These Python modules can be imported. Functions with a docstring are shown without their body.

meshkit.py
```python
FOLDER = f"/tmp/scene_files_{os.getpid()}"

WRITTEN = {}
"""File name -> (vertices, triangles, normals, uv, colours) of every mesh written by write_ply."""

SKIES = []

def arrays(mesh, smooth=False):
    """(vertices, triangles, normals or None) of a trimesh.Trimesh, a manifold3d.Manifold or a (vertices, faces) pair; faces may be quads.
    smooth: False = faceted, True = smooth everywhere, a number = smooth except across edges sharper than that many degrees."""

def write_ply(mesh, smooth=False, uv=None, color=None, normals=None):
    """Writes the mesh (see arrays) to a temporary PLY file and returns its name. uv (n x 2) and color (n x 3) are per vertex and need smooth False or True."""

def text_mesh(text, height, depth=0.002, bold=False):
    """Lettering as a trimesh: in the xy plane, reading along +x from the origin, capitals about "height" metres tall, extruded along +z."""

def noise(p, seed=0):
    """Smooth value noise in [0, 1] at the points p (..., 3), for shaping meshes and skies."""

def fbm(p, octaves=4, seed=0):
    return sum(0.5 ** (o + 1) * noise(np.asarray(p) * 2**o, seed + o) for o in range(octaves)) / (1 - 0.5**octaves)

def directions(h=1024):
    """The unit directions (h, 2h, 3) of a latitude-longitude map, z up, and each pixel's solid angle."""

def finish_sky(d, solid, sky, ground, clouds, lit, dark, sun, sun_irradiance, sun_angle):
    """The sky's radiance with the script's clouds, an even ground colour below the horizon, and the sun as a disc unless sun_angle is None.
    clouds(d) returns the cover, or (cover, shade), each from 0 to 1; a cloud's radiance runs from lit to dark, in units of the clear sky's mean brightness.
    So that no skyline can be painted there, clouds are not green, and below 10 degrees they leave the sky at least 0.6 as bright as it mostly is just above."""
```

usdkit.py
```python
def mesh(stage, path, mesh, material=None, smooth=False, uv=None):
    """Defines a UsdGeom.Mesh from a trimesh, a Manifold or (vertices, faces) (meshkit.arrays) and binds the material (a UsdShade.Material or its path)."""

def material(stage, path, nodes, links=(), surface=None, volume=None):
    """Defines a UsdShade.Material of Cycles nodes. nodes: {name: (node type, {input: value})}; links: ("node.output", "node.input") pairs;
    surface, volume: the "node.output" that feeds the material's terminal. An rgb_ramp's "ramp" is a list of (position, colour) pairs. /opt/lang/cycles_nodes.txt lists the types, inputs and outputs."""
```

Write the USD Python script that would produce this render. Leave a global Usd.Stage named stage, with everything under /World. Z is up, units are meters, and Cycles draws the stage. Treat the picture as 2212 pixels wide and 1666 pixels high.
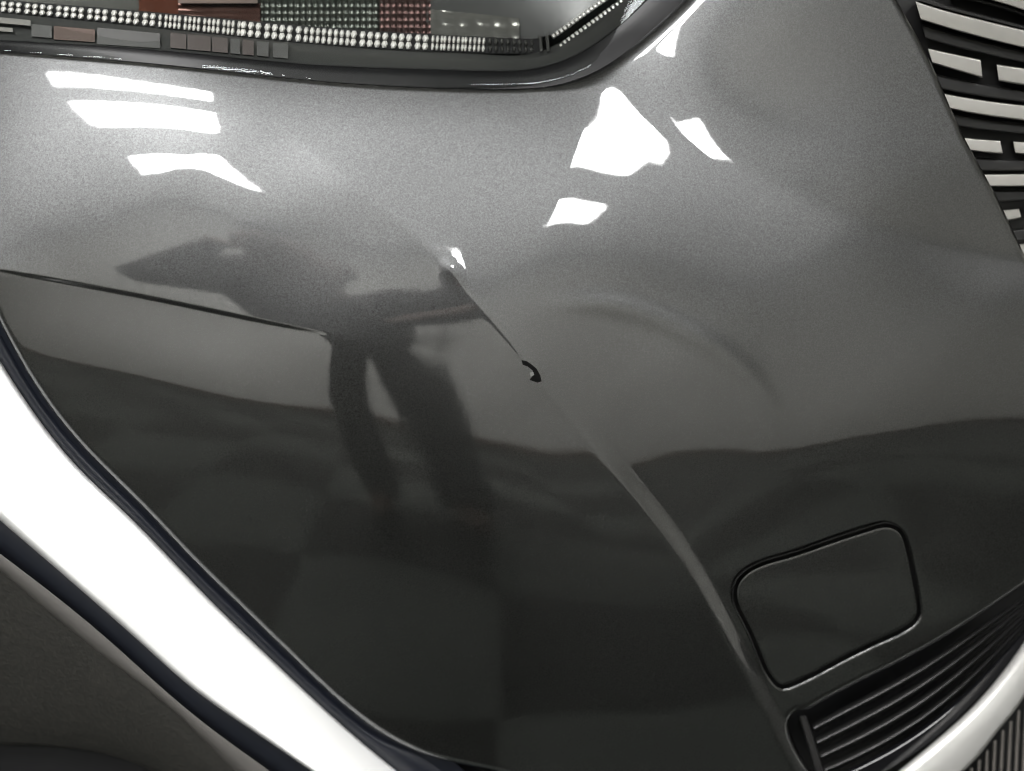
import math, random, numpy as np, trimesh, manifold3d as m3, usdkit
from pxr import Usd, UsdGeom, UsdShade, Gf, Sdf
from scipy.interpolate import CubicSpline

# ------------------------------------------------------------------ camera, exposure
stage = Usd.Stage.CreateInMemory()
UsdGeom.SetStageUpAxis(stage, 'Z')
UsdGeom.Xform.Define(stage, '/World')
UsdGeom.Scope.Define(stage, '/World/Looks')
random.seed(4); rng = np.random.default_rng(4)
W, H = 2212.0, 1665.5                      # units in which the photograph was measured
CAM = np.array([0.0, -0.52, 0.86]); PITCH = math.radians(-20.0); HFOV = math.radians(50.0)
FPX = W / 2 / math.tan(HFOV / 2)
FWD = np.array([0, math.cos(PITCH), math.sin(PITCH)]); RGT = np.array([1.0, 0, 0]); UPV = np.cross(RGT, FWD)
cam = UsdGeom.Camera.Define(stage, '/World/camera')
cam.CreateHorizontalApertureAttr(36.0); cam.CreateFocalLengthAttr(18.0 / math.tan(HFOV / 2))
cam.CreateFStopAttr(3.6); cam.CreateFocusDistanceAttr(0.535); cam.CreateExposureAttr(0.0)
cam.CreateClippingRangeAttr((0.01, 100.0))
M = np.eye(4); M[0, :3] = RGT; M[1, :3] = UPV; M[2, :3] = -FWD; M[3, :3] = CAM
cam.AddTransformOp().Set(Gf.Matrix4d(*M.ravel().tolist()))
LAMP = 43.0                                # radiance of the lit ceiling panels

# ------------------------------------------------------------------ materials
def mat(name, nodes, links=(), surface='p.BSDF'):
    return usdkit.material(stage, '/World/Looks/' + name, nodes, links, surface=surface)
def plain(name, col, rough=0.5, metal=0.0, **kw):
    return mat(name, {'p': ('principled_bsdf', {'base_color': col, 'roughness': rough, 'metallic': metal, **kw})})
def mottled(name, c1, c2, scale, rough=0.5, metal=0.0, bump=0.0, detail=3, **kw):
    n = {'g': ('geometry', {}), 'n': ('noise_texture', {'scale': scale, 'detail': detail}),
         'r': ('rgb_ramp', {'ramp': [(0.35, c1), (0.65, c2)]}), 'p': ('principled_bsdf', {'roughness': rough, 'metallic': metal, **kw})}
    l = [('g.position', 'n.vector'), ('n.fac', 'r.fac'), ('r.color', 'p.base_color')]
    if bump:
        n['b'] = ('bump', {'strength': 1.0, 'distance': bump}); l += [('n.fac', 'b.height'), ('b.normal', 'p.normal')]
    return mat(name, n, l)
MT = {}
MT['paint'] = mat('grey_metallic_paint', {
    'g': ('geometry', {}), 'n': ('noise_texture', {'scale': 1100.0, 'detail': 2.0}), 'n2': ('noise_texture', {'scale': 2100.0, 'detail': 1.0}),
    'a': ('math', {'math_type': 'add'}),
    'r': ('rgb_ramp', {'ramp': [(0.32, (0.052, 0.053, 0.0535)), (0.68, (0.098, 0.100, 0.101))]}),
    'h': ('math', {'math_type': 'multiply', 'value2': 0.5}),
    'k': ('glossy_bsdf', {'distribution': 'beckmann', 'roughness': 0.43}), 'c': ('glossy_bsdf', {'distribution': 'ggx', 'roughness': 0.034, 'color': (1.0, 1.0, 1.0)}), 'n3': ('noise_texture', {'scale': 150.0, 'detail': 1.0}), 'b': ('bump', {'strength': 1.0, 'distance': 0.000014}),
    'f': ('fresnel', {'IOR': 1.85}), 'p': ('mix_closure', {})},
    [('g.position', 'n.vector'), ('g.position', 'n2.vector'), ('n.fac', 'a.value1'), ('n2.fac', 'a.value2'), ('a.value', 'h.value1'), ('h.value', 'r.fac'), ('r.color', 'k.color'),
     ('k.BSDF', 'p.closure1'), ('c.BSDF', 'p.closure2'), ('f.fac', 'p.fac'), ('g.position', 'n3.vector'), ('n3.fac', 'b.height'), ('b.normal', 'c.normal')], surface='p.closure')
MT['wall'] = mottled('white_painted_wall', (0.76, 0.755, 0.71), (0.81, 0.805, 0.765), 1.2, 0.8)
MT['ceiling'] = plain('white_ceiling', (0.78, 0.78, 0.77), 0.9)
MT['tile_light'] = mottled('grey_green_tile', (0.042, 0.047, 0.041), (0.056, 0.062, 0.054), 5, 0.5, specular_ior_level=0.2)
MT['tile_dark'] = mottled('dark_tile', (0.007, 0.007, 0.0055), (0.012, 0.012, 0.010), 5, 0.5, specular_ior_level=0.2)
MT['grout'] = plain('dark_grout', (0.05, 0.048, 0.042), 0.9)
MT['skirt'] = plain('brown_skirting', (0.11, 0.075, 0.055), 0.5)
MT['lamp_white'] = plain('lamp_frame_white', (0.8, 0.8, 0.8), 0.5)
MT['lamp_glow'] = mat('lamp_glow', {'e': ('emission', {'color': (1.0, 0.995, 0.985), 'strength': LAMP})}, surface='e.emission')
MT['black'] = plain('black_plastic', (0.008, 0.008, 0.009), 0.45)
MT['gloss_black'] = plain('gloss_black_plastic', (0.006, 0.006, 0.007), 0.08)
MT['bezel_black'] = plain('bezel_black', (0.0025, 0.0025, 0.003), 0.35, specular_ior_level=0.2)
MT['fringe_navy'] = plain('fringe_blue_rubber', (0.006, 0.0075, 0.0125), 0.4)  # blue put into the colour for the fringing beside the bright blade

# ------------------------------------------------------------------ helpers for prims
taken = {}
def numbered(parent, name):
    k = (parent, name); n = taken.get(k, 0); taken[k] = n + 1
    return parent + '/' + (name if n == 0 else f'{name}_{n:03d}')
def path_of(parent):
    return '/World' if parent is None else (parent if isinstance(parent, str) else str(parent.GetPath()))
def setd(p, **kw):
    for k, v in kw.items():
        if v is not None: p.SetCustomDataByKey(k, v)
    return p
def thing(name, label, cat, loc=(0, 0, 0), group=None):
    x = UsdGeom.Xform.Define(stage, numbered('/World', name)); x.AddTranslateOp().Set(Gf.Vec3d(*map(float, loc)))
    return setd(x.GetPrim(), label=label, category=cat, group=group)
def obj(name, mesh, material, parent=None, smooth=40, **kw):
    m = usdkit.mesh(stage, numbered(path_of(parent), name), mesh, MT[material], smooth=smooth)
    return setd(m.GetPrim(), **kw)
def box(x0, x1, y0, y1, z0, z1):
    b = trimesh.creation.box([x1 - x0, y1 - y0, z1 - z0]); b.apply_translation([(x0 + x1) / 2, (y0 + y1) / 2, (z0 + z1) / 2]); return b
def rbox(x0, x1, y0, y1, z0, z1, r):
    s = [m3.Manifold.sphere(r, 12).translate([x, y, z]) for x in (x0 + r, x1 - r) for y in (y0 + r, y1 - r) for z in (z0 + r, z1 - r)]
    return m3.Manifold.batch_hull(s)

# ------------------------------------------------------------------ the room the paint mirrors
YB, ZC = -4.0, 3.0                        # back wall and ceiling
fl = setd(UsdGeom.Xform.Define(stage, '/World/floor').GetPrim(), label='dark grey-green tiled floor laid in a checkered pattern', category='floor', kind='structure')
obj('screed', box(-4.2, 4.2, YB - .1, 2.2, -0.06, -0.004), 'grout', fl)
T = 0.45
for i in range(-9, 9):
    for j in range(0, 14):
        x0, y0 = i * T, YB + j * T
        if y0 > 2.0: continue
        b = rbox(x0 + .0025, x0 + T - .0025, y0 + .0025, y0 + T - .0025, -0.012, 0.0, 0.002) if False else box(x0 + .0025, x0 + T - .0025, y0 + .0025, y0 + T - .0025, -0.0035, 0.0)
        obj('tile', b, 'tile_light' if (i + j) % 2 else 'tile_dark', fl, smooth=False)
def wall(name, b, label):
    w = setd(UsdGeom.Xform.Define(stage, '/World/' + name).GetPrim(), label=label, category='wall', kind='structure'); obj('plaster', b, 'wall', w, smooth=False); return w
w = wall('wall_back', box(-4.2, 4.2, YB - .15, YB, 0.001, ZC), 'white wall mirrored in the grey paint')
obj('skirting', box(-4.19, 4.19, YB + .001, YB + .02, 0.002, 0.07), 'skirt', w, smooth=False)
wall('wall_left', box(-4.35, -4.2, YB - .15, 2.2, 0.001, ZC), 'white side wall at the left of the car')
wall('wall_right', box(4.2, 4.35, YB - .15, 2.2, 0.001, ZC), 'white side wall at the right of the car')
wall('wall_front', box(-4.35, 4.35, 2.2, 2.35, 0.001, ZC), 'white wall behind the car')
c = setd(UsdGeom.Xform.Define(stage, '/World/ceiling').GetPrim(), label='white ceiling with lit panels', category='ceiling', kind='structure')
obj('plasterboard', box(-4.35, 4.35, YB - .15, 2.35, ZC + .002, ZC + .1), 'ceiling', c, smooth=False)
YA, YBB, YC = -2.4, -1.25, -0.62
LAMPS = [(-1.0, YA - .09, 1.2, .54), (-1.0, YBB - .03, 1.2, .48), (-1.0, YC - .12, 1.2, .16), (.96, YA - .09, .50, .60), (.95, YBB - .03, .50, .44), (1.75, YC, .5, .2)]
WHERE = ['left row, farthest from the car', 'left row, middle', 'left row, nearest the car', 'right row, farthest from the car', 'right row, middle', 'right row, nearest the car']
for (x, y, lx, ly), wh in zip(LAMPS, WHERE):
    t = thing('ceiling_lamp', 'lit white ceiling panel lamp of the ' + wh, 'lamp', (x, y, ZC), 'ceiling panel lamps')
    a, b = lx / 2, ly / 2; f = .02
    fr = trimesh.util.concatenate([box(-a - f, a + f, -b - f, -b, -.03, 0), box(-a - f, a + f, b, b + f, -.03, 0), box(-a - f, -a, -b, b, -.03, 0), box(a, a + f, -b, b, -.03, 0)])
    obj('frame', fr, 'lamp_white', t, smooth=False); obj('diffuser', box(-a, a, -b, b, -.022, -.002), 'lamp_glow', t, smooth=False)

# ------------------------------------------------------------------ bumper skin: depth recovered from what the paint mirrors
def ray(u, v):
    u, v = np.asarray(u, float), np.asarray(v, float)
    return FWD + ((u - W / 2) / FPX)[..., None] * RGT - ((v - H / 2) / FPX)[..., None] * UPV
def curve(pts, n=60):
    p = np.asarray(pts, float); s = np.r_[0, np.cumsum(np.linalg.norm(np.diff(p, axis=0), axis=1))]
    return CubicSpline(s, p)(np.linspace(0, s[-1], n)) if len(p) > 2 else p[0] + np.linspace(0, 1, n)[:, None] * (p[1] - p[0])
class Line:
    """a gently curved line as a smooth graph over its chord"""
    def __init__(self, pts):
        p = np.asarray(pts, float); self.o = p[0]; e = p[-1] - p[0]; self.L = math.hypot(*e); self.e = e / self.L; self.n = np.array([self.e[1], -self.e[0]])
        q = p - self.o; x, y = q @ self.e, q @ self.n; self.c = CubicSpline(x, y, bc_type='natural'); self.d = self.c.derivative(); self.x0, self.x1 = x[0], x[-1]
def dist_line(u, v, line):
    """smooth distance to a line (positive above a line that runs to the right) and position along it"""
    x = (u - line.o[0]) * line.e[0] + (v - line.o[1]) * line.e[1]; y = (u - line.o[0]) * line.n[0] + (v - line.o[1]) * line.n[1]
    xc = np.clip(x, line.x0, line.x1); k = line.d(xc)
    return (y - line.c(xc) - k * (x - xc)) / np.sqrt(1 + k * k), x
def in_poly(u, v, poly):
    c = np.zeros(u.shape, bool); n = len(poly)
    for k in range(n):
        (x0, y0), (x1, y1) = poly[k], poly[(k + 1) % n]
        if y0 == y1: continue
        c ^= ((y0 > v) != (y1 > v)) & (u < (x1 - x0) * (v - y0) / (y1 - y0) + x0)
    return c
def dist_poly(u, v, poly):
    """signed distance to a closed outline, positive inside"""
    best = np.full(u.shape, 1e9); n = len(poly)
    for k in range(n):
        a, b = poly[k], poly[(k + 1) % n]; d = b - a; L2 = d @ d
        if L2 < 1e-9: continue
        t = np.clip(((u - a[0]) * d[0] + (v - a[1]) * d[1]) / L2, 0, 1)
        best = np.minimum(best, np.hypot(u - a[0] - t * d[0], v - a[1] - t * d[1]))
    return np.where(in_poly(u, v, poly), best, -best)
sst = lambda a, b, x: (lambda t: t * t * (3 - 2 * t))(np.clip((x - a) / (b - a), 0, 1))

K1 = Line([(560, 215), (640, 300), (800, 425), (960, 572), (1140, 792), (1300, 992), (1460, 1195), (1600, 1445), (1720, 1680), (1830, 1900)])   # ridge
K2 = Line([(-300, 535), (0, 588), (360, 655), (720, 727), (950, 757), (1150, 775)])            # fold left of the ridge
K3 = Line([(1230, 170), (1400, 262), (1640, 385), (1850, 470), (2212, 560), (2500, 610)])      # soft edge of the grille surround
K4 = Line([(1110, 665), (1290, 655), (1480, 715), (1640, 830), (1715, 960)])                # soft bump added to bend the reflections in the right flank
NU, NV = 20, 16; U0, U1, V0, V1 = -300.0, 2512.0, -300.0, 1966.0
def bspl(x, lo, hi, n):
    t = np.clip((np.asarray(x, float) - lo) / (hi - lo), 0, 1) * (n - 3); i = np.minimum(t.astype(int), n - 4); f = t - i
    w = np.stack([(1 - f) ** 3, 3 * f ** 3 - 6 * f ** 2 + 4, -3 * f ** 3 + 3 * f ** 2 + 3 * f + 1, f ** 3], -1) / 6
    B = np.zeros(t.shape + (n,))
    for k in range(4): np.put_along_axis(B, (i + k)[..., None], w[..., k:k + 1], -1)
    return B
KN = [(K1, 9, 320.0, 7.0), (K2, 10, 200.0, 6.0), (K3, 8, 240.0, 16.0)]
def kink(k, u, v):
    line, n, L, w = KN[k]; d, al = dist_line(u, v, line)
    end = line.L
    A = bspl(al, 0, end, n)
    g = L * np.exp(-np.sqrt(d * d + w * w) / L) / FPX
    if k == 0: g = g * sst(0, 300, al)
    if k == 1: g = g * (1 - sst(end - 260, end - 20, al))
    if k == 2: g = g * sst(60, 250, al)
    return A * g[..., None]
def features(u, v):
    B = (bspl(v, V0, V1, NV)[..., :, None] * bspl(u, U0, U1, NU)[..., None, :]).reshape(u.shape + (-1,))
    return np.concatenate([B] + [kink(k, u, v) for k in range(3)], -1)

CTRL = [
 (20, 250, -2.15, YBB, ZC), (15, 400, -2.4, YA, ZC), (15, 150, -2.1, YC, ZC), (560, 250, .05, YBB, ZC), (620, 390, .0, YA, ZC), (560, 200, .0, YC, ZC),
 (900, 545, .05, -3.3, ZC), (1000, 540, .75, -2.95, ZC), (1075, 742, .30, -1.45, .95), (1150, 740, 1.15, YB, 1.95), (1235, 960, .75, YB, .3, 2), (1315, 950, 1.3, YB, 1.0),
 (1375, 1165, .35, -2.0, 0), (1450, 1120, 1.2, -3.6, 0), (1475, 1335, .3, -1.2, 0), (1560, 1310, .95, -1.6, 0), (1600, 1540, .3, -.8, 0), (1690, 1540, .75, -1.0, 0), (720, 385, -.05, -2.2, ZC), (800, 385, .3, -2.2, ZC), (760, 440, -.15, -2.7, ZC, 2), (835, 425, .45, -2.4, ZC, 2), (865, 510, -.05, -3.1, ZC, 2), (935, 500, .6, -2.8, ZC, 2),  # (u, v, the point of the room mirrored there, weight)
 # lamps in the left shoulder
 (215, 332, -1.6, YA + .18, ZC), (500, 352, -.4, YA + .18, ZC), (530, 415, -.4, YA - .18, ZC), (270, 398, -1.6, YA - .18, ZC),
 (150, 212, -1.6, YBB + .21, ZC), (442, 255, -.4, YBB + .21, ZC), (455, 305, -.4, YBB - .21, ZC), (170, 274, -1.6, YBB - .21, ZC),
 (200, 178, -1.6, YC - .04, ZC), (470, 212, -.4, YC - .04, ZC), (470, 242, -.4, YC - .2, ZC), (215, 200, -1.6, YC - .2, ZC),
 (60, 480, -1.9, -3.8, ZC), (300, 500, -1.3, -3.6, ZC), (650, 440, -.3, -3.0, ZC), (800, 520, 0.0, -3.6, ZC), (640, 250, .0, -1.2, ZC), (800, 330, .2, -1.9, ZC), (700, 200, .1, -.5, ZC),
 (100, 560, -2.2, YB, 2.5), (400, 580, -1.2, YB, 2.4),
 # photographer
 (740, 572, -.26, -1.10, 1.35), (720, 650, -.22, -1.42, 1.16), (620, 600, -.42, -1.35, 1.22), (880, 640, .02, -1.40, 1.17), (850, 738, -.12, -1.78, .92), (770, 850, -.30, -1.7, .66), (1075, 850, .12, -1.7, .66, 2.5), (925, 900, -.12, -1.7, .50),
 (930, 1065, -.15, -1.65, .03), (1090, 1040, .05, -1.65, .08, 2), (450, 645, -.68, -1.43, 1.12),
 # wall above, floor below, in the left flank
 (40, 655, -2.7, YB, 0), (300, 770, -1.8, YB, 0), (600, 870, -.95, YB, 0), (870, 966, -.3, YB, 0, 2.5), (1120, 1028, .4, YB, 0, 2.5), (1280, 1038, .8, YB, 0, 2.5),
 (300, 690, -1.8, YB, .75), (550, 740, -1.1, YB, 1.0), (200, 640, -2.1, YB, .8), (1160, 850, .75, YB, .8, 2), (60, 610, -2.6, YB, .4),
 (100, 800, -2.0, -2.9, 0), (300, 950, -1.3, -2.3, 0), (600, 1200, -.6, -1.4, 0), (900, 1400, -.2, -1.0, 0), (1300, 1500, .2, -.85, 0), (1150, 1250, .05, -1.4, 0), (1350, 1240, .3, -1.5, 0), (1550, 1560, .4, -.8, 0), (1050, 1600, 0, -.8, 0),
 # right flank: lamps, wall, floor
 (1185, 446, .7, YA + .18, ZC, 1.6), (1340, 446, 1.2, YA + .18, ZC, 1.6), (1310, 508, 1.2, YA - .34, ZC, 1.6), (1155, 508, .7, YA - .34, ZC, 1.6),
 (1268, 290, .75, YBB + .25, ZC, 1.6), (1225, 375, .7, YBB - .25, ZC, 1.6), (1365, 352, 1.2, YBB - .25, ZC, 1.6), (1320, 310, 1.0, YBB + .25, ZC, 1.6),
 (1640, 450, 1.9, -3.4, ZC), (1780, 520, 2.1, YB, 2.7), (1120, 390, .5, -2.1, ZC, 1.5), (1420, 420, 1.45, -1.9, ZC, 1.5), (1430, 330, 1.4, -1.25, ZC), (1450, 540, 1.4, -3.4, ZC, 1.5), (1500, 620, 1.4, YB, 2.7, 1.5),
 (1000, 450, .4, -2.6, ZC), (1050, 320, .35, -1.6, ZC), (1000, 240, .3, -.9, ZC), (1150, 600, .6, -3.8, ZC), (1560, 430, 1.8, -2.9, ZC), (1700, 500, 2.0, -3.9, ZC),
 (1250, 780, .7, YB, 1.6, .4), (1500, 760, 1.3, YB, 1.3, .4), (1335, 228, 1.3, -.7, ZC, 1), (1240, 235, .6, -.65, ZC, 1), (1900, 600, 2.3, YB, 2.2), (1740, 640, 1.9, YB, 2.0, 1.5), (1650, 560, 1.8, YB, 2.6, 1.5), (2150, 750, 3.0, YB, 1.0), (1400, 950, .8, YB, .7), (1700, 850, 1.6, YB, .9),
 (1470, 1045, .9, YB, 0, 2), (1600, 978, 1.3, YB, 0, 2), (1750, 950, 1.75, YB, 0, 2), (2000, 942, 2.4, YB, 0, 2), (2212, 935, 3.0, YB, 0, 2),
 (1560, 1200, .8, -2.0, 0), (1800, 1200, 1.2, -1.9, 0), (2100, 1150, 1.9, -2.1, 0), (1650, 1400, .7, -1.15, 0), (1950, 1400, 1.1, -1.2, 0), (1750, 1600, .6, -.85, 0), (2150, 1400, 1.4, -1.2, 0),
 # grille surround
 (1500, 150, 1.6, YB, 2.5, 1.5), (1750, 80, 2.0, YB, 2.5, 1.5), (1660, 240, 1.9, YB, 2.35, 1.5), (1950, 200, 2.5, YB, 2.2, 1.5), (1880, 400, 2.3, YB, 2.0, 1.5), (2120, 480, 2.8, YB, 1.8), (1560, 285, 1.7, YB, 2.4, 2),
 # both sides of the fold
 (400, 630, -.74, -1.43, 1.16, 2), (450, 700, -1.35, YB, 1.05, 3), (600, 690, -.45, -1.45, 1.10, 3), (600, 730, -.95, YB, 1.1, 3), (700, 755, -.65, YB, 1.05, 3), (250, 615, -1.9, YB, 1.1), (250, 660, -1.9, YB, .9, 3), (752, 765, -.36, -1.75, .88)]
def solve():
    X = np.array([c[5] if len(c) > 5 else 1.0 for c in CTRL]); C = np.array([c[:5] for c in CTRL], float); u, v, T = C[:, 0], C[:, 1], C[:, 2:5]; wt = np.where((v < 520) & (T[:, 2] > 2.99), 1.8, 1.0) * X
    h = 2.0
    Fu = (features(u + h, v) - features(u - h, v)) / (2 * h); Fv = (features(u, v + h) - features(u, v - h)) / (2 * h)
    F0 = features(np.array([W / 2]), np.array([H / 2])); nb = NU * NV
    # smoothness of the spline (second and third differences), small weights on the kinks
    reg = []
    def diff(n, o): return np.diff(np.eye(n), o, axis=0)
    reg.append(np.kron(np.eye(NV), diff(NU, 3)) * 1.0); reg.append(np.kron(diff(NV, 3), np.eye(NU)) * 1.0)
    reg.append(np.kron(diff(NV, 1), diff(NU, 2)) * 1.0); reg.append(np.kron(diff(NV, 2), diff(NU, 1)) * 1.0)
    reg.append(np.kron(np.eye(NV), diff(NU, 2)) * .1); reg.append(np.kron(diff(NV, 2), np.eye(NU)) * .1)
    R = np.vstack(reg); R = np.hstack([R, np.zeros((len(R), Fu.shape[1] - nb))])
    q = nb; kr = []
    for k, (line, n, L, w) in enumerate(KN):
        D = np.zeros((n - 2 + n, Fu.shape[1])); D[:n - 2, q:q + n] = diff(n, 2) * .5; D[n - 2:, q:q + n] = np.eye(n) * .6; kr.append(D); q += n
    R2 = np.vstack(kr)
    x = None; s = np.full(len(u), math.log(.53))
    for it in range(4):
        if x is not None: s = features(u, v) @ x
        d = ray(u, v); P = CAM + np.exp(s)[:, None] * d
        r = T - P; r /= np.linalg.norm(r, axis=1)[:, None]
        n = r - d / np.linalg.norm(d, axis=1)[:, None]
        nd = np.sum(n * d, 1); su = -(n @ RGT / FPX) / nd; sv = (n @ UPV / FPX) / nd; 
        a = FPX / 1.0
        A = np.vstack([Fu * a * wt[:, None], Fv * a * wt[:, None], R * 2.2, R2 * 0.06, F0 * 50]); b = np.r_[su * a * wt, sv * a * wt, np.zeros(len(R) + len(R2)), math.log(.53) * 50]
        x = np.linalg.lstsq(A, b, rcond=None)[0]
    res = np.hypot(Fu @ x - su, Fv @ x - sv) * FPX
    return x, res
def s_base(u, v):
    u, v = np.asarray(u, float), np.asarray(v, float); shp = u.shape; u, v = u.ravel(), v.ravel(); out = np.zeros(u.size); G = COEF[:NU * NV].reshape(NV, NU)
    def wts(x, lo, hi, n):
        t = np.clip((x - lo) / (hi - lo), 0, 1) * (n - 3); i = np.minimum(t.astype(int), n - 4); f = t - i
        return i, ((1 - f) ** 3 / 6, (3 * f ** 3 - 6 * f ** 2 + 4) / 6, (-3 * f ** 3 + 3 * f ** 2 + 3 * f + 1) / 6, f ** 3 / 6)
    iu, wu = wts(u, U0, U1, NU); iv, wv = wts(v, V0, V1, NV)
    for a in range(4):
        for b in range(4): out += wv[a] * wu[b] * G[iv + a, iu + b]
    q = NU * NV
    for k, (line, n, L, w) in enumerate(KN): out += kink(k, u, v) @ COEF[q:q + n]; q += n
    return out.reshape(shp)
def at(u, v, off=0.0):
    """the point of the skin seen at (u, v), moved off metres further into the car"""
    u, v = np.asarray(u, float), np.asarray(v, float); d = ray(u, v)
    return CAM + (np.exp(s_base(u, v)) + np.asarray(off, float))[..., None] * d

# outlines
HEAD = np.vstack([curve([(-400, 72), (-200, 92), (0, 110), (343, 138), (759, 180), (911, 188), (1100, 192), (1213, 181), (1288, 151), (1391, 75), (1464, 8), (1560, -100), (1700, -320)], 90), [(1700, -900), (-400, -900)]])
GRILLE = Line([(1850, -190), (1937, 0), (2002, 118), (2077, 285), (2149, 418), (2212, 549), (2400, 960)])
LEFT = Line([(-140, 390), (-60, 570), (0, 697), (100, 868), (200, 988), (309, 1096), (400, 1192), (515, 1306), (640, 1428), (759, 1537), (850, 1600), (950, 1640), (1080, 1668), (1300, 1740), (1700, 1860)])
LOWER = np.vstack([curve([(2560, 1040), (2212, 1264), (1968, 1416), (1830, 1486), (1750, 1530)], 40), curve([(1735, 1535), (1715, 1540), (1704, 1556), (1706, 1578), (1752, 1666), (1850, 1850)], 30), [(1900, 2300), (2900, 2300)]])
cv = [(1587, 1290), (1594, 1256), (1618, 1232), (1700, 1202), (1800, 1168), (1880, 1142), (1920, 1135), (1944, 1146), (1958, 1175), (1973, 1240), (1984, 1305), (1983, 1332), (1965, 1352), (1900, 1385), (1800, 1435), (1712, 1479), (1688, 1484), (1668, 1468), (1640, 1412), (1605, 1335)]
cc = np.array(cv + cv[:1], float); sc = np.r_[0, np.cumsum(np.linalg.norm(np.diff(cc, axis=0), axis=1))]
COVER = CubicSpline(sc, cc, bc_type='periodic')(np.linspace(0, sc[-1], 120)[:-1])

def skin_features(u, v):
    """extra depth (metres): folds, gaps, rolled edges; and the signed distance to the nearest edge"""
    dz = np.zeros(u.shape)
    d2, a2 = dist_line(u, v, K2)
    am = sst(200, 520, a2) * (1 - sst(760, 1052, a2))            # dark slit under the fold
    dz += am * 0.0021 * np.where(d2 > 0, 1 - sst(0, 8, d2), 1 - sst(0, 170, -d2))
    d1, a1 = dist_line(u, v, K1)
    am = sst(960, 1290, a1)                                      # proud bevel along the lower ridge
    dz += am * 0.0030 * (1 + .9 * sst(1250, 1650, a1)) * sst(-2, 38, d1)
    e, n_ = (u - 974) * .62 + (v - 578) * .78, (u - 974) * .78 - (v - 578) * .62
    dz -= .0007 * np.exp(-(e / np.where(e < 0, 20, 38)) ** 2 - (n_ / 18) ** 2)          # small bump added to the shape for a lamp glint
    d4, a4 = dist_line(u, v, K4); dz -= .0008 * np.exp(-(d4 / 24) ** 2) * sst(20, 200, a4) * (1 - sst(480, 680, a4))
    dz -= .05 * 90 * 2.2e-4 * np.exp(-np.sqrt(d1 * d1 + 25) / 90) * sst(30, 260, a1) * (1 - sst(560, 900, a1))
    dz -= .035 * 60 * 2.2e-4 * np.exp(-np.sqrt(d1 * d1 + 12) / 60) * sst(700, 860, a1) * (1 - sst(1080, 1280, a1))
    dh = -dist_poly(u, v, HEAD); wh = 9 + 27 * sst(1150, 1330, u)
    dg, _ = dist_line(u, v, GRILLE); dl, _ = dist_line(u, v, LEFT)
    dw = -dist_poly(u, v, LOWER)
    def roll(d, w, depth): t = np.clip((w - d) / w, 0, 1); return depth * (1 - np.sqrt(np.maximum(1 - t * t, 0)))
    dz += roll(dh, wh, 0.0016 + .00022 * wh) + roll(-dg, 12.0, .0035) + roll(dl, 14.0, .004) + roll(dw, 12.0, .0035)
    return dz, np.minimum.reduce([dh, -dg, dl, dw]), roll
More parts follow.
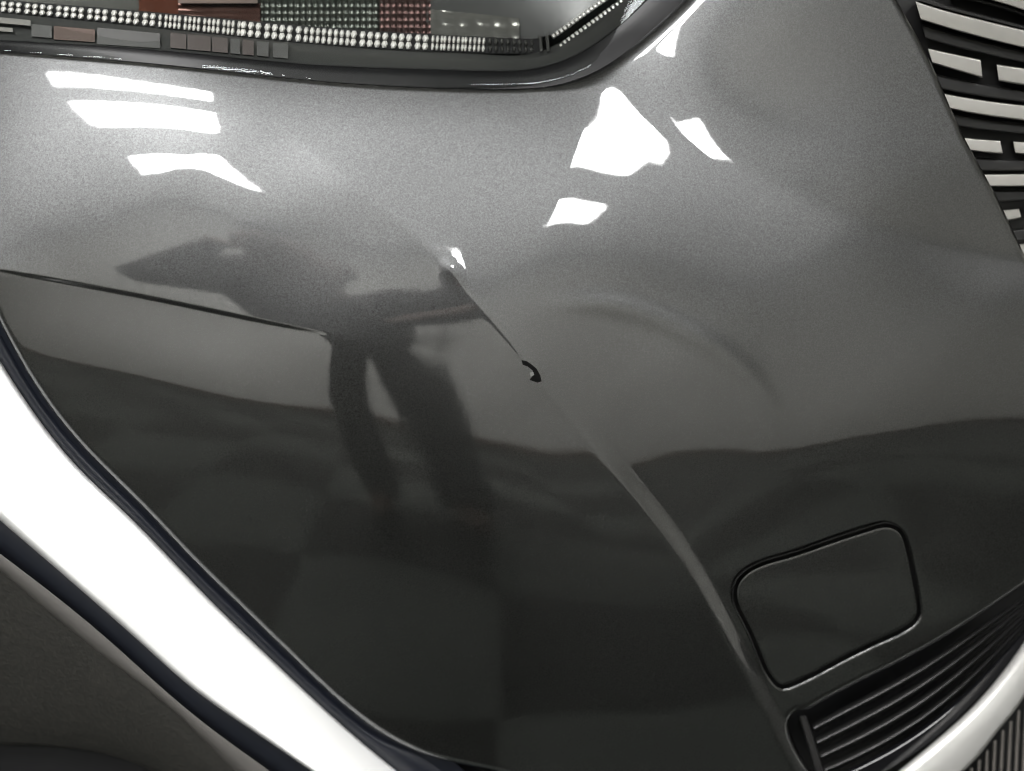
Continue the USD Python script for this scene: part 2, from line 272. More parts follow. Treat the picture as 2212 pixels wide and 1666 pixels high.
def clip_mesh(Vt, F, val):
    """keeps the part of a triangle mesh where val > 0"""
    s = val[F] > 0; k = s.sum(1); out = [F[k == 3]]; V = [Vt]; n = len(Vt); edge = {}
    newv = []
    def cut(i, j):
        nonlocal n
        key = (min(i, j), max(i, j))
        if key not in edge:
            t = val[i] / (val[i] - val[j]); newv.append(Vt[i] + t * (Vt[j] - Vt[i])); edge[key] = n; n += 1
        return edge[key]
    ex = []
    for f, sg in zip(F[(k == 1) | (k == 2)], s[(k == 1) | (k == 2)]):
        if sg.sum() == 1:
            r = int(np.argmax(sg)); a, b, c = f[r], f[(r + 1) % 3], f[(r + 2) % 3]
            ex.append([a, cut(a, b), cut(a, c)])
        else:
            r = int(np.argmin(sg)); a, b, c = f[r], f[(r + 1) % 3], f[(r + 2) % 3]
            p, q = cut(a, b), cut(a, c); ex += [[p, b, c], [p, c, q]]
    Vn = np.vstack([Vt] + ([np.array(newv)] if newv else [])); Fn = np.vstack(out + ([np.array(ex)] if ex else []))
    used = np.unique(Fn); mp = np.zeros(len(Vn), int); mp[used] = np.arange(len(used))
    return Vn[used], mp[Fn]
def grid(u0, u1, v0, v1, st):
    u, v = np.meshgrid(np.arange(u0, u1 + st, st), np.arange(v0, v1 + st, st)); r, c = u.shape
    i = np.arange(r * c).reshape(r, c); a, b, d, e = i[:-1, :-1].ravel(), i[:-1, 1:].ravel(), i[1:, 1:].ravel(), i[1:, :-1].ravel()
    return u.ravel(), v.ravel(), np.vstack([np.c_[a, e, d], np.c_[a, d, b]])

COEF, RES = solve()

car = thing('car', 'dark grey metallic car, front corner with headlamp, grille and chipped bumper ridge', 'car')
u, v, F = grid(-140, 2352, -140, 1806, 2.7)
dz, edge, roll = skin_features(u, v)
dc = -dist_poly(u, v, COVER)
dz += roll(dc - 3.5, 6.0, .0013)
Vs, Fs = clip_mesh(at(u, v, dz), F, np.minimum(edge, dc - 3.5))
bumper = obj('bumper', (Vs, Fs), 'paint', car, smooth=True, label='dark grey metallic painted bumper skin with a diagonal ridge')

def skin(u, v, off=0.0):
    u, v = np.asarray(u, float), np.asarray(v, float)
    return at(u, v, skin_features(u, v)[0] + off)
dcv = dist_poly(u, v, COVER)
Vs, Fs = clip_mesh(at(u, v, roll(dcv - 5.0, 4.0, .0003) + .0002), F, dcv - 5.0)
obj('tow_eye_cover', (Vs, Fs), 'paint', car, smooth=True, label='rounded painted tow eye cover let into the bumper')

# dark structure behind every gap and opening
ub, vb, Fb = grid(-260, 2472, -260, 1926, 40.0)
obj('inner_panel', (at(ub, vb, .075), Fb), 'black', car, smooth=True, label='black structure behind the bumper skin')
def res(pts, n=60):
    p = curve(pts, 400); s = np.r_[0, np.cumsum(np.linalg.norm(np.diff(p, axis=0), axis=1))]; t = np.linspace(0, s[-1], n)
    return np.c_[np.interp(t, s, p[:, 0]), np.interp(t, s, p[:, 1])]
def ribbon(top, bot, prof, n=60, base=0.0, shift=None):
    """a solid bar between two lines; prof: closed ring of (fraction across, depth)"""
    a, b = (res(top, n), res(bot, n)) if len(top) != n or len(bot) != n else (np.asarray(top, float), np.asarray(bot, float))
    fr = np.array([p[0] for p in prof])[None, :, None]; of = np.array([p[1] for p in prof])[None, :] + base
    q = a[:, None] * (1 - fr) + b[:, None] * fr; m = len(prof)
    V = at(q[..., 0], q[..., 1], np.broadcast_to(of, q.shape[:2])).reshape(-1, 3); i = np.arange(n - 1)[:, None] * m + np.arange(m)[None]; j = np.arange(n - 1)[:, None] * m + (np.arange(m)[None] + 1) % m
    Fq = np.vstack([np.c_[i.ravel(), j.ravel(), (j + m).ravel()], np.c_[i.ravel(), (j + m).ravel(), (i + m).ravel()]])
    caps = [[0, k + 1, k] for k in range(1, m - 1)] + [[(n - 1) * m, (n - 1) * m + k, (n - 1) * m + k + 1] for k in range(1, m - 1)]
    t = trimesh.Trimesh(V, np.vstack([Fq, caps]), process=False); t.fix_normals(); return t
def bar(depth=.006, bev=.0007, e=.07):
    return [(0, depth), (0, bev * 1.6), (e * .35, bev * .5), (e, 0), (1 - e, 0), (1 - e * .35, bev * .5), (1, bev * 1.6), (1, depth)]

# ---- headlamp
MT['lens'] = mat('clear_headlamp_lens', {'t': ('transparent_bsdf', {'color': (0.93, 0.94, 0.93)}), 'g': ('glossy_bsdf', {'roughness': 0.015, 'color': (0.38, 0.40, 0.41)}), 'f': ('fresnel', {'IOR': 1.5}), 'm': ('mix_closure', {})},
                 [('f.fac', 'm.fac'), ('t.BSDF', 'm.closure1'), ('g.BSDF', 'm.closure2')], surface='m.closure')
MT['prism'] = plain('light_guide_prism', (0.66, 0.65, 0.62), 0.35, 0.3)
MT['prism_dim'] = plain('unlit_light_guide', (0.09, 0.09, 0.085), 0.2, 0.6)
MT['amber'] = plain('amber_reflector', (0.16, 0.060, 0.038), 0.22, 0.75)
MT['pink'] = plain('pale_bright_reflector', (0.55, 0.44, 0.40), 0.25, 0.9)
MT['brown'] = plain('brown_reflector', (0.10, 0.055, 0.045), 0.2, 0.75)
MT['cell_green'] = plain('dark_cell_reflector', (0.08, 0.088, 0.078), 0.26, 0.95)
MT['cell_red'] = plain('red_brown_cell_reflector', (0.070, 0.042, 0.039), 0.28, 0.9)
MT['cell_grey'] = plain('grey_cell_reflector', (0.20, 0.20, 0.185), 0.2, 0.8)
MT['lamp_grey'] = plain('lamp_housing_grey', (0.026, 0.027, 0.026), 0.3)
MT['lamp_dark'] = plain('lamp_housing_dark', (0.018, 0.020, 0.021), 0.22)
lamp = setd(UsdGeom.Xform.Define(stage, str(car.GetPath()) + '/headlamp').GetPrim(), label='headlamp with a clear lens over a ribbed light guide')
uh, vh, Fh = grid(-160, 1720, -220, 220, 5.0)
dhh = dist_poly(uh, vh, HEAD)
q2 = lambda u, v: np.stack([np.ones_like(u), u / 1e3, v / 1e3, (u / 1e3) ** 2, u * v / 1e6, (v / 1e3) ** 2], -1)
sel = (dhh > 0) & (dhh < 110); qc = np.linalg.lstsq(q2(uh[sel], vh[sel]), s_base(uh, vh)[sel], rcond=None)[0]; qc[5] = 0; qc[2] -= .075; qc[0] += .008
LENS = CAM + (np.exp(q2(uh, vh) @ qc) + .0022 + roll(dhh - 2, 12, .0008))[:, None] * ray(uh, vh)
Vs, Fs = clip_mesh(LENS, Fh, dhh - 2.0); obj('lens', (Vs, Fs), 'lens', lamp, smooth=True)
un, vn, Fn = grid(-260, 1800, -260, 230, 10.0)
dn = dist_poly(un, vn, HEAD)
Vs, Fs = clip_mesh(at(un, vn, .055), Fn, dn + 30); obj('housing', (Vs, Fs), 'lamp_dark', lamp, smooth=True)
OUTL = [(-300, 84), (0, 111), (343, 139), (759, 181), (911, 189), (1100, 193), (1213, 182), (1288, 152), (1391, 76), (1464, 9), (1560, -99), (1620, -180)]
INNL = [(-300, 62), (0, 86), (343, 108), (700, 140), (911, 148), (1050, 152), (1151, 148), (1235, 122), (1322, 66), (1391, 3), (1480, -100), (1545, -190)]
obj('bezel', ribbon(OUTL, INNL, [(-.1, .030), (-.1, .006), (.5, .0048), (.93, .0045), (1.0, .0056), (1.0, .030)], 140), 'bezel_black', lamp, label='gloss black border of the headlamp')
GT = [(-120, -9), (0, 2), (343, 30), (759, 66), (905, 75), (1050, 82), (1165, 88)]; GB = [(-120, 16), (0, 25), (343, 58), (759, 99), (905, 107), (1050, 112), (1165, 112)]
STEP = [(-300, 2), (0, 28), (343, 62), (759, 103), (905, 112), (1050, 118), (1150, 116), (1215, 90), (1300, 34), (1360, -30), (1430, -120)]
obj('inner_trim', ribbon(STEP, INNL, [(0, .034), (0, .016), (.45, .0135), (.5, .0105), (1.04, .0075), (1.04, .034)], 120), 'lamp_grey', lamp, label='dark grey stepped trim below the light guide')
gt, gb = res(GT, 400), res(GB, 400); acc = np.r_[0, np.cumsum(np.linalg.norm(np.diff(gt, axis=0), axis=1))]
obj('light_guide_back', ribbon([(p[0], p[1] - 3) for p in GT], [(p[0], p[1] + 3) for p in GB], [(0, .034), (0, .0205), (1, .0185), (1, .034)], 80), 'black', lamp)
def bead(a, b, w, off, th=.0035):
    """one tooth of the light guide: two rounded lozenges one above the other"""
    parts = []
    for f0, f1 in ((0.0, .47), (.52, 1.0)):
        p, q = a + (b - a) * f0, a + (b - a) * f1; d = np.array([w / 2, 0.0]); c = (p + q) / 2
        pts = np.vstack([at(*np.array([p - .55 * d, p + .55 * d, q + .55 * d, q - .55 * d]).T, off + .0018), at(*np.array([c - d, c + d]).T, off + .0015), at(*np.array([c - .45 * d, c + .45 * d, p * .8 + c * .2, q * .8 + c * .2]).T, off)])
        pts = np.vstack([pts, at(*np.array([p - .4 * d, p + .4 * d, q + .4 * d, q - .4 * d]).T, off + th)])
        parts.append(trimesh.convex.convex_hull(pts))
    return trimesh.util.concatenate(parts)
x = -96.0
while x < 1046:
    pitch = 17.0 if x < 330 or 520 < x < 660 or x > 760 else 10.5
    if 660 <= x <= 760: pitch = 13.0
    if x > 930: pitch = 9.0
    k = np.searchsorted(gt[:, 0], x); sl = -4.0
    obj('light_guide_prism', bead(gt[k], gb[k] + [sl * .5, 0], pitch * .80, .0155), 'prism', lamp, smooth=25); x += pitch
for x in np.arange(1056, 1150, 13.0):
    k = min(np.searchsorted(gt[:, 0], x), 399)
    obj('unlit_prism', bead(gt[k], gb[k], 9, .0165), 'prism_dim', lamp, smooth=25)
for x in (1163, 1178): obj('guide_rib', ribbon([(x, 78), (x + 3, 112)], [(x + 7, 76), (x + 10, 110)], bar(.008), 6, .013), 'prism_dim', lamp)
for r, (p0, p1) in enumerate((((1196, 78), (1392, -64)), ((1212, 98), (1420, -54)))):
    p0, p1 = np.array(p0, float), np.array(p1, float); nn = 24; e = (p1 - p0) / np.linalg.norm(p1 - p0); nrm = np.array([-e[1], e[0]])
    for k in range(nn):
        c0 = p0 + (p1 - p0) * k / nn
        pts = np.vstack([at(*np.array([c0 + e * i * 4.0 + nrm * j * 5.0 for i in (-1, 1) for j in (-1, 1)]).T, .0165), at(*np.array([c0 + e * i * 2.0 + nrm * j * 2.2 for i in (-1, 1) for j in (-1, 1)]).T, .0145), at(*np.array([c0 + e * i * 4.0 + nrm * j * 5.0 for i in (-1, 1) for j in (-1, 1)]).T, .02)])
        obj('unlit_prism', trimesh.convex.convex_hull(pts), 'prism', lamp, smooth=25)
def pillow(name, u0, u1, top, bot, cu, cv_, amp, off, m, **kw):
    nx, ny = max(int((u1 - u0) / cu * 6), 8), 0
    f, g = np.linspace(0, 1, nx), np.linspace(0, 1, max(int(abs(bot(u0) - top(u0)) / cv_ * 6), 8))
    uu = u0 + (u1 - u0) * f[None, :] + 0 * g[:, None]; tt, bb = top(uu), bot(uu); vv = tt + (bb - tt) * g[:, None]
    hgt = amp * np.abs(np.sin(np.pi * uu / cu) * np.sin(np.pi * vv / cv_)) ** .7
    V = at(uu, vv, off - hgt).reshape(-1, 3); r_, c_ = uu.shape; i = np.arange(r_ * c_).reshape(r_, c_)
    a, b, d, e = i[:-1, :-1].ravel(), i[:-1, 1:].ravel(), i[1:, 1:].ravel(), i[1:, :-1].ravel()
    obj(name, (V, np.vstack([np.c_[a, e, d], np.c_[a, d, b]])), m, lamp, smooth=50, **kw)
gtop = lambda u: np.interp(u, gt[:, 0], gt[:, 1]) - 2
low = lambda u: 0 * u - 120.0
pillow('reflector', -140, 300, low, gtop, 80, 60, .0006, .030, 'cell_grey')
pillow('reflector', 300, 385, low, gtop, 60, 60, .001, .026, 'amber', label='amber side reflector')
pillow('reflector', 385, 562, lambda u: 0 * u + 7, gtop, 90, 12, .0008, .024, 'brown', label='red-brown reflector strip')
pillow('reflector', 385, 556, low, lambda u: 0 * u + 7, 200, 200, .0004, .020, 'pink', label='pale bright reflector')
pillow('cell_reflector', 562, 820, low, gtop, 13, 15, .0016, .027, 'cell_green', label='dark reflector with small pillow cells')
pillow('cell_reflector', 820, 930, low, gtop, 13, 15, .0014, .024, 'cell_red', label='red-brown reflector with small pillow cells')
pillow('cell_reflector', 930, 1122, lambda u: 20 + (u - 930) * .10, gtop, 38, 30, .0012, .021, 'cell_grey', label='grey reflector with bright corner dots')
obj('reflector_shroud', ribbon([(920, 50), (1030, 70), (1125, 86), (1190, 74), (1225, 58)], [(930, -160), (1040, -160), (1200, -160), (1300, -120), (1420, -70)], [(0, .036), (0, .0235), (.4, .024), (1, .020), (1, .036)], 30), 'lamp_grey', lamp, label='grey shroud behind the lens')

# tinted slips below the light guide: reflections of the reflectors painted as colour
MT['mirrored_pale'] = plain('pale_painted_reflection', (0.12, 0.116, 0.105), 0.5); MT['mirrored_orange'] = plain('orange_painted_reflection', (0.050, 0.030, 0.022), 0.7); MT['mirrored_brown'] = plain('brown_painted_reflection', (0.033, 0.024, 0.021), 0.6); MT['mirrored_grey'] = plain('grey_painted_reflection', (0.032, 0.032, 0.030), 0.6)
def reflection_patch(u0, u1, f0, f1, m):
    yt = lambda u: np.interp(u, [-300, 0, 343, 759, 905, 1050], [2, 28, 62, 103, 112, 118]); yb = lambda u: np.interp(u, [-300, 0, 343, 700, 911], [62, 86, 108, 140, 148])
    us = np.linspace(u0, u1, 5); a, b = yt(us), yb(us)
    obj('painted_reflection', ribbon(np.c_[us, a + (b - a) * f0], np.c_[us, a + (b - a) * f1], bar(.006, .0002, .03), 5, .0072), m, lamp)
reflection_patch(-120, 66, .16, .38, 'mirrored_pale'); reflection_patch(-120, 28, .52, .68, 'mirrored_pale'); reflection_patch(68, 112, .30, .80, 'mirrored_grey'); reflection_patch(116, 205, .30, .85, 'mirrored_orange'); reflection_patch(210, 345, .20, .92, 'mirrored_grey')
for k, (a0, a1, m) in enumerate(((368, 402, 'mirrored_brown'), (405, 455, 'mirrored_brown'), (458, 492, 'mirrored_brown'), (498, 518, 'mirrored_grey'), (524, 548, 'mirrored_brown'), (555, 580, 'mirrored_grey'), (590, 622, 'mirrored_grey'))): reflection_patch(a0, a1, .12, .85, m)

# ---- grille
MT['silver'] = plain('satin_silver_trim', (0.40, 0.39, 0.365), 0.3, 0.75)
MT['grille_black'] = plain('grille_black_plastic', (0.010, 0.010, 0.010), 0.3)
gr = setd(UsdGeom.Xform.Define(stage, str(car.GetPath()) + '/grille').GetPrim(), label='black grille with satin silver bars')
uu, vv, Fg = grid(1800, 2460, -260, 1000, 20.0); dgg, _ = dist_line(uu, vv, GRILLE)
Vs, Fs = clip_mesh(at(uu, vv, .028), Fg, dgg + 30); obj('mesh_back', (Vs, Fs), 'grille_black', gr, smooth=True)
BARS = [([(2060, -50), (2139, -26), (2300, 10), (2480, 40)], [(2075, -12), (2139, 0), (2300, 52), (2480, 84)]),
        ([(1978, 3), (2060, 28), (2140, 48), (2212, 65), (2330, 84), (2470, 100)], [(1990, 43), (2070, 67), (2140, 86), (2212, 103), (2330, 122), (2470, 138)]),
        ([(2005, 105), (2060, 117), (2118, 129)], [(2015, 137), (2070, 153), (2122, 168)]), ([(2153, 139), (2212, 148), (2300, 158)], [(2158, 175), (2212, 184), (2302, 194)]),
        ([(2028, 200), (2110, 215), (2212, 228), (2340, 240), (2470, 246)], [(2052, 235), (2120, 248), (2212, 260), (2340, 271), (2470, 277)]),
        ([(2074, 297), (2115, 301), (2160, 304)], [(2096, 325), (2125, 329), (2166, 332)]), ([(2189, 306), (2250, 309), (2330, 312)], [(2194, 331), (2250, 336), (2332, 339)]),
        ([(2116, 377), (2212, 376), (2330, 374), (2470, 368)], [(2136, 403), (2212, 403), (2330, 402), (2470, 396)]),
        ([(2152, 455), (2180, 453), (2201, 451)], [(2174, 476), (2190, 474), (2206, 470)]), ([(2232, 448), (2280, 446), (2330, 442)], [(2236, 468), (2280, 466), (2332, 462)]),
        ([(2188, 530), (2260, 521), (2350, 510), (2470, 492)], [(2205, 549), (2270, 542), (2350, 531), (2470, 512)]),
        ([(2262, 600), (2350, 585), (2470, 560)], [(2274, 616), (2350, 603), (2470, 578)])]
for a, b in BARS:
    obj('grille_bar', ribbon(a, b, bar(.016, .0008, .10), 24, .010), 'silver', gr)
for k in range(len(BARS) - 1):           # black ribs between the silver bars
    A = [b for b in BARS if len(b[0]) > 3 or b[0][0][0] in (2262,)]
for a, b in zip(A[:-1], A[1:]):
    lo, hi = np.array(res(a[1], 24)), np.array(res(b[0], 24)); mid = (lo + hi) / 2
    for f in (.16, .84): obj('grille_rib', ribbon(lo + (hi - lo) * (f - .10), lo + (hi - lo) * (f + .10), bar(.012, .001, .2), 24, .016), 'grille_black', gr)

# ---- left lower trim
MT['chrome'] = plain('bright_satin_chrome', (0.95, 0.95, 0.95), 0.36, 0.55)
MT['satin'] = plain('satin_blade_metal', (0.52, 0.515, 0.50), 0.38, 0.5)
MT['sill_grey'] = plain('grey_edge_plastic', (0.10, 0.095, 0.09), 0.4)
MT['texture'] = mottled('grained_black_plastic', (0.010, 0.010, 0.0085), (0.017, 0.016, 0.0135), 420, 0.55, bump=.0004)
EDGE = [(-140, 390), (-60, 570), (0, 697), (100, 868), (200, 988), (309, 1096), (400, 1192), (515, 1306), (640, 1428), (759, 1537), (850, 1600), (950, 1640), (1080, 1668), (1300, 1740)]
WT = [(-150, 480), (-70, 655), (0, 779), (69, 885), (171, 1012), (274, 1111), (446, 1288), (600, 1437), (759, 1584), (858, 1666), (960, 1745)]
WB = [(-200, 960), (-90, 1045), (0, 1124), (100, 1210), (206, 1302), (310, 1394), (412, 1484), (540, 1575), (673, 1666), (790, 1745)]
B2 = [(-200, 1040), (0, 1196), (213, 1364), (412, 1539), (583, 1666), (690, 1745)]
B3 = [(-200, 1090), (0, 1233), (206, 1405), (377, 1539), (508, 1666), (600, 1740)]
B4 = [(-200, 1604), (0, 1608), (120, 1614), (220, 1628), (330, 1666), (430, 1730)]
tr = setd(UsdGeom.Xform.Define(stage, str(car.GetPath()) + '/corner_trim').GetPrim(), label='bright satin blade with dark seals along the bumper corner')
E2 = [p for p in EDGE if p[0] < 1000] + [(1010, 1690), (1080, 1745)]
obj('seal', ribbon(E2, WT, [(-.15, .022), (-.15, .0075), (.25, .0085), (.42, .0062), (.62, .0055), (.95, .0062), (1.05, .011), (1.05, .022)], 120), 'fringe_navy', tr, label='blue-black seal above the bright blade')
obj('blade', ribbon(WT, WB, [(0, .022), (0, .0065), (.05, .0040), (.3, -.004), (.6, -.013), (.93, -.021), (.985, -.020), (1, -.014), (1, .022)], 120), 'chrome', tr, smooth=60, label='bright satin chrome blade')
obj('lower_seal', ribbon(WB, B2, [(0, .02), (0, -.008), (.5, -.010), (1, -.008), (1, .02)], 90), 'fringe_navy', tr, label='blue-black seal below the bright blade')
obj('edge_strip', ribbon(B2, B3, [(0, .02), (0, -.011), (.5, -.0125), (1, -.009), (1, .02)], 90), 'sill_grey', tr, label='grey edge strip below the lower seal')
obj('corner_panel', ribbon(B3, B4, [(0, .03), (0, -.008), (.3, -.010), (.7, -.008), (.97, -.002), (1, .006), (1, .03)], 90), 'texture', tr, label='grained black corner panel')
obj('corner_panel_foot', ribbon(B4, [(-200, 1850), (0, 1850), (150, 1850), (300, 1850), (420, 1850), (520, 1850)], [(0, .03), (0, .012), (1, .016), (1, .03)], 40), 'black', tr)
obj('splash_panel', ribbon([(800, 1570), (880, 1590), (1000, 1640), (1150, 1670), (1400, 1740), (1700, 1860)], [(800, 1900), (880, 1900), (1000, 1900), (1150, 1900), (1400, 1900), (1700, 1900)], [(0, .03), (0, .016), (.15, .015), (1, .025), (1, .03)], 40), 'gloss_black', car, label='gloss black panel under the bumper')

# ---- lower grille at the right
lg = setd(UsdGeom.Xform.Define(stage, str(car.GetPath()) + '/lower_grille').GetPrim(), label='black lower grille with curved louvres')
MT['louvre'] = plain('louvre_dark_grey', (0.017, 0.0165, 0.0165), 0.4)
obj('post', ribbon([(1726, 1548), (1748, 1620), (1762, 1670), (1790, 1760)], [(1741, 1546), (1764, 1618), (1780, 1670), (1808, 1760)], bar(.02, .001, .2), 24, .009), 'louvre', lg)
TOP = [(1752, 1548), (1840, 1500), (1968, 1432), (2100, 1352), (2212, 1280), (2420, 1140)]
BOT = [(1790, 1700), (1900, 1650), (2010, 1580), (2110, 1490), (2212, 1375), (2420, 1160)]
tp, bt = res(TOP, 40), res(BOT, 40)
for f in (.16, .36, .56, .76):
    w = .055
    obj('louvre', ribbon(tp + (bt - tp) * (f - w), tp + (bt - tp) * (f + w), [(0, .030), (0, .020), (.3, .013), (.6, .012), (1, .018), (1, .030)], 40), 'louvre', lg)
obj('lower_panel', ribbon(tp + (bt - tp) * .88, bt + (bt - tp) * .10, [(0, .03), (0, .010), (.3, .008), (1.1, .008), (1.1, .03)], 40), 'gloss_black', lg, label='gloss black panel below the louvres')
ST = [(1850, 1742), (1940, 1666), (2030, 1592), (2105, 1522), (2165, 1452), (2212, 1386), (2330, 1200)]
SB = [(2000, 1730), (2081, 1666), (2120, 1625), (2157, 1577), (2188, 1540), (2212, 1505), (2330, 1330)]
obj('lower_blade', ribbon(ST, SB, [(0, .022), (0, .006), (.06, .002), (.3, -.002), (.6, -.004), (.9, -.0045), (.97, -.003), (1, .002), (1, .022)], 60), 'satin', lg, smooth=60, label='bright satin blade below the lower grille')
MT['rib'] = plain('rib_brown_grey', (0.13, 0.12, 0.11), 0.5)
for k in range(12):
    u0 = 2078 + k * 17.0; v0 = float(np.interp(u0, [q[0] for q in SB], [q[1] for q in SB])) + 8
    obj('rib', ribbon([(u0, v0), (u0 - 6, v0 + 130), (u0 - 12, v0 + 300)], [(u0 + 7, v0), (u0 + 1, v0 + 130), (u0 - 5, v0 + 300)], bar(.012, .0008, .2), 8, .012), 'rib', lg)

# ---- damage on the ridge, and a painted glint
MT['chip'] = plain('bare_black_chip', (0.004, 0.004, 0.004), 0.9, specular_ior_level=0.05); MT['painted_glint'] = plain('pale_glint_paint', (0.12, 0.125, 0.12), 0.7)
def flake(name, pts, m, th=.0003, **kw):
    from shapely.geometry import Polygon
    p = Polygon(pts).buffer(1.2).buffer(-.6); vv2, ff = trimesh.creation.triangulate_polygon(p, engine='earcut') if False else (None, None)
    ring = np.array(p.exterior.coords)[:-1]; c_ = m3.CrossSection([ring.tolist()], m3.FillRule.EvenOdd).extrude(1.0).refine_to_length(3.0).to_mesh()
    V = c_.vert_properties[:, :3]; obj(name, (skin(V[:, 0], V[:, 1], np.where(V[:, 2] > .5, -th, th)), c_.tri_verts), m, car, smooth=False, **kw)
zz = lambda L: [(705 + x * .343, 542 + y * .343) for x, y in L]
flake('paint_chip', zz([(1232, 690), (1258, 694), (1290, 715), (1322, 742), (1346, 785), (1354, 820), (1330, 828), (1282, 812), (1296, 794), (1312, 780), (1300, 752), (1268, 726), (1238, 716)]), 'chip', label='black chip where the paint is knocked off the ridge')
flake('painted_glint', zz([(1284, 768), (1302, 764), (1306, 780), (1288, 790)]), 'painted_glint', .0002, label='pale glint painted beside the chip')  # glint at the chip, put into the colour of a small pale patch

# ------------------------------------------------------------------ the photographer, mirrored in the paint
MT['skin'] = plain('skin', (0.22, 0.13, 0.095), 0.5, subsurface_weight=0.1); MT['hair'] = plain('dark_hair', (0.012, 0.010, 0.009), 0.5)
MT['shirt'] = mottled('dark_maroon_cloth', (0.035, 0.022, 0.023), (0.050, 0.030, 0.032), 60, 0.9); MT['trousers'] = mottled('charcoal_cloth', (0.020, 0.020, 0.020), (0.030, 0.030, 0.029), 60, 0.9)
MT['shoe'] = plain('brown_leather', (0.06, 0.032, 0.018), 0.45); MT['eye_white'] = plain('eye_white', (0.8, 0.8, 0.78), 0.2); MT['lip'] = plain('lips', (0.32, 0.13, 0.11), 0.5)
def chain(bones, length=.02, it=10):
    """bones: list of lists of (point, radius); one smoothed solid"""
    out = []
    for b in bones:
        for (p, r), (q, s) in zip(b[:-1], b[1:]):
            out.append(m3.Manifold.batch_hull([m3.Manifold.sphere(r, 20).translate(list(p)), m3.Manifold.sphere(s, 20).translate(list(q))]))
    m = m3.Manifold.batch_boolean(out, m3.OpType.Add).refine_to_length(length).to_mesh()
    t = trimesh.Trimesh(m.vert_properties[:, :3], m.tri_verts); trimesh.smoothing.filter_taubin(t, iterations=it); return t
PX, PY = -.12, -1.70
pe = thing('person', 'person in maroon top and charcoal trousers leaning towards the car, mirrored in the paint', 'person', (PX, PY, 0))
V3 = lambda *a: np.array(a, float)
hipL, hipR = V3(-.09, -.08, .92), V3(.09, -.08, .92); knL, knR = V3(-.12, 0, .50), V3(.12, .01, .50); anL, anR = V3(-.11, -.05, .09), V3(.12, -.04, .09)
chest, neck, head = V3(-.09, .26, 1.12), V3(-.12, .43, 1.19), V3(-.14, .55, 1.26)
shL, shR = V3(-.29, .32, 1.16), V3(.10, .32, 1.15); elL, elR = V3(-.56, .27, 1.15), V3(.38, .25, .94); wrL, wrR = V3(-.34, .42, 1.25), V3(.18, .48, .99)
hands = []
for wr, sgn in ((wrL, 1), (wrR, -1)):
    d = V3(sgn * .45, .86, .05); d /= np.linalg.norm(d); sd = np.cross(d, [0, 0, 1]); sd /= np.linalg.norm(sd); dn_ = V3(0, 0, -1)
    palm = wr + d * .09
    for k, L in zip((-1.5, -.5, .5, 1.5), (.072, .080, .074, .058)):
        b0 = wr + d * .035 + sd * k * .014; b1 = palm + sd * k * .020; b2 = b1 + d * L * .5 + dn_ * .012; b3 = b2 + d * L * .3 + dn_ * .03
        hands.append([(b0, .017), (b1, .0115), (b2, .0095), (b3, .008)])
    b0 = wr + d * .03 + sd * sgn * .02; hands.append([(b0, .016), (b0 + sd * sgn * .04 + d * .03, .012), (b0 + sd * sgn * .055 + d * .065, .0095)])
body_b = [[(neck - V3(-.01, .09, .03), .07), (neck, .062), (head + V3(0, -.01, -.06), .066)], [(head + V3(0, -.02, .02), .094), (head + V3(0, .03, -.03), .082), (head + V3(0, .045, -.085), .05)],
          [(head + V3(0, .095, .0), .012), (head + V3(0, .128, -.03), .016)], [(head + V3(-.095, 0, .015), .016), (head + V3(-.098, -.008, -.02), .012)], [(head + V3(.095, 0, .015), .016), (head + V3(.098, -.008, -.02), .012)],
          [(elL, .042), (wrL, .029)], [(elR, .042), (wrR, .029)], [(chest, .10), (neck - V3(-.01, .09, .03), .07)], [(shL, .05), (elL, .042)], [(shR, .05), (elR, .042)], [(chest, .08), (shL, .05)], [(chest, .08), (shR, .05)],
          [(chest, .10), ((hipL + hipR) / 2, .10)], [(hipL, .075), (knL, .05), (anL, .036)], [(hipR, .075), (knR, .05), (anR, .036)]]
obj('body', chain(body_b + hands, .012, 6), 'skin', pe, smooth=True)
mid = (hipL + hipR) / 2
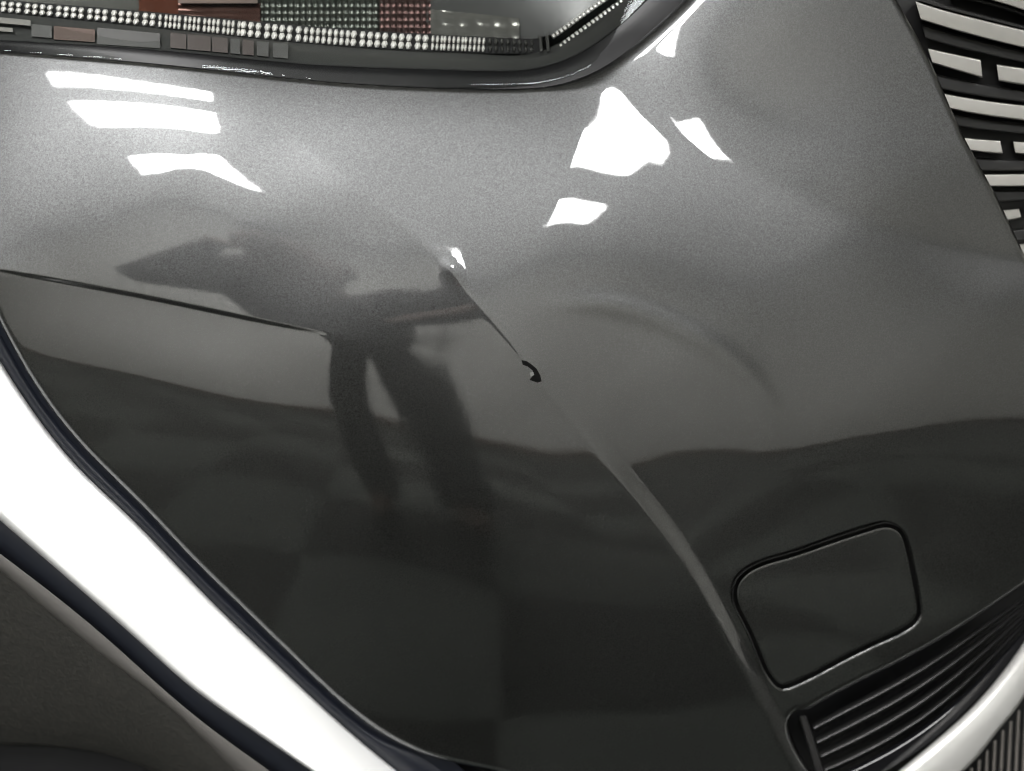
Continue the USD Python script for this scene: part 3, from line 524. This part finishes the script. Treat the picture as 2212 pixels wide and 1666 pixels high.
obj('top', chain([[(mid + V3(-.07, 0, .0), .135), (chest + V3(-.09, -.02, -.02), .165), (shL + V3(.04, 0, 0), .11)], [(mid + V3(.07, 0, .0), .135), (chest + V3(.09, -.02, -.02), .165), (shR + V3(-.04, 0, 0), .11)], [(chest + V3(-.08, -.02, -.02), .125), (chest + V3(.08, -.02, -.02), .125)], [(mid + V3(-.06, 0, 0), .115), (mid + V3(.06, 0, 0), .115)],
                  [(chest, .12), (neck - V3(-.01, .07, .03), .085)], [(shL, .085), (elL, .062), (elL * .06 + wrL * .94, .046)], [(shR, .085), (elR, .062), (elR * .06 + wrR * .94, .046)]]), 'shirt', pe, smooth=True)
obj('trousers', chain([[(mid + V3(-.05, 0, 0), .118), (mid + V3(.05, 0, 0), .118)], [(hipL + V3(0, 0, -.02), .105), (knL, .078), (anL + V3(0, 0, .0), .068)], [(hipR + V3(0, 0, -.02), .105), (knR, .078), (anR + V3(0, 0, .0), .068)]]), 'trousers', pe, smooth=True)
for a in (anL, anR):
    m = chain([[(a + V3(0, -.04, -.048), .040), (a + V3(0, .08, -.052), .036), (a + V3(.0, .17, -.056), .030)], [(a + V3(0, 0, -.03), .045), (a + V3(0, .06, -.045), .040)]]); m.vertices[:, 2] = np.maximum(m.vertices[:, 2], .002); obj('shoe', m, 'shoe', pe, smooth=True)
obj('hair', chain([[(head + V3(0, -.035, .045), .092), (head + V3(0, .02, .062), .080)], [(head + V3(0, -.045, -.01), .088), (head + V3(0, -.03, .04), .094)]], .012), 'hair', pe, smooth=True)
for sx in (-1, 1):
    e = trimesh.creation.icosphere(2, .013); e.apply_translation(head + V3(sx * .034, .098, .012)); obj('eye', e, 'eye_white', pe, smooth=True)
    e = trimesh.creation.icosphere(2, .007); e.apply_translation(head + V3(sx * .034, .107, .010)); obj('iris', e, 'hair', pe, smooth=True)
obj('mouth', chain([[(head + V3(-.022, .092, -.075), .006), (head + V3(0, .097, -.077), .0075), (head + V3(.022, .092, -.075), .006)]], .006, 3), 'lip', pe, smooth=True)
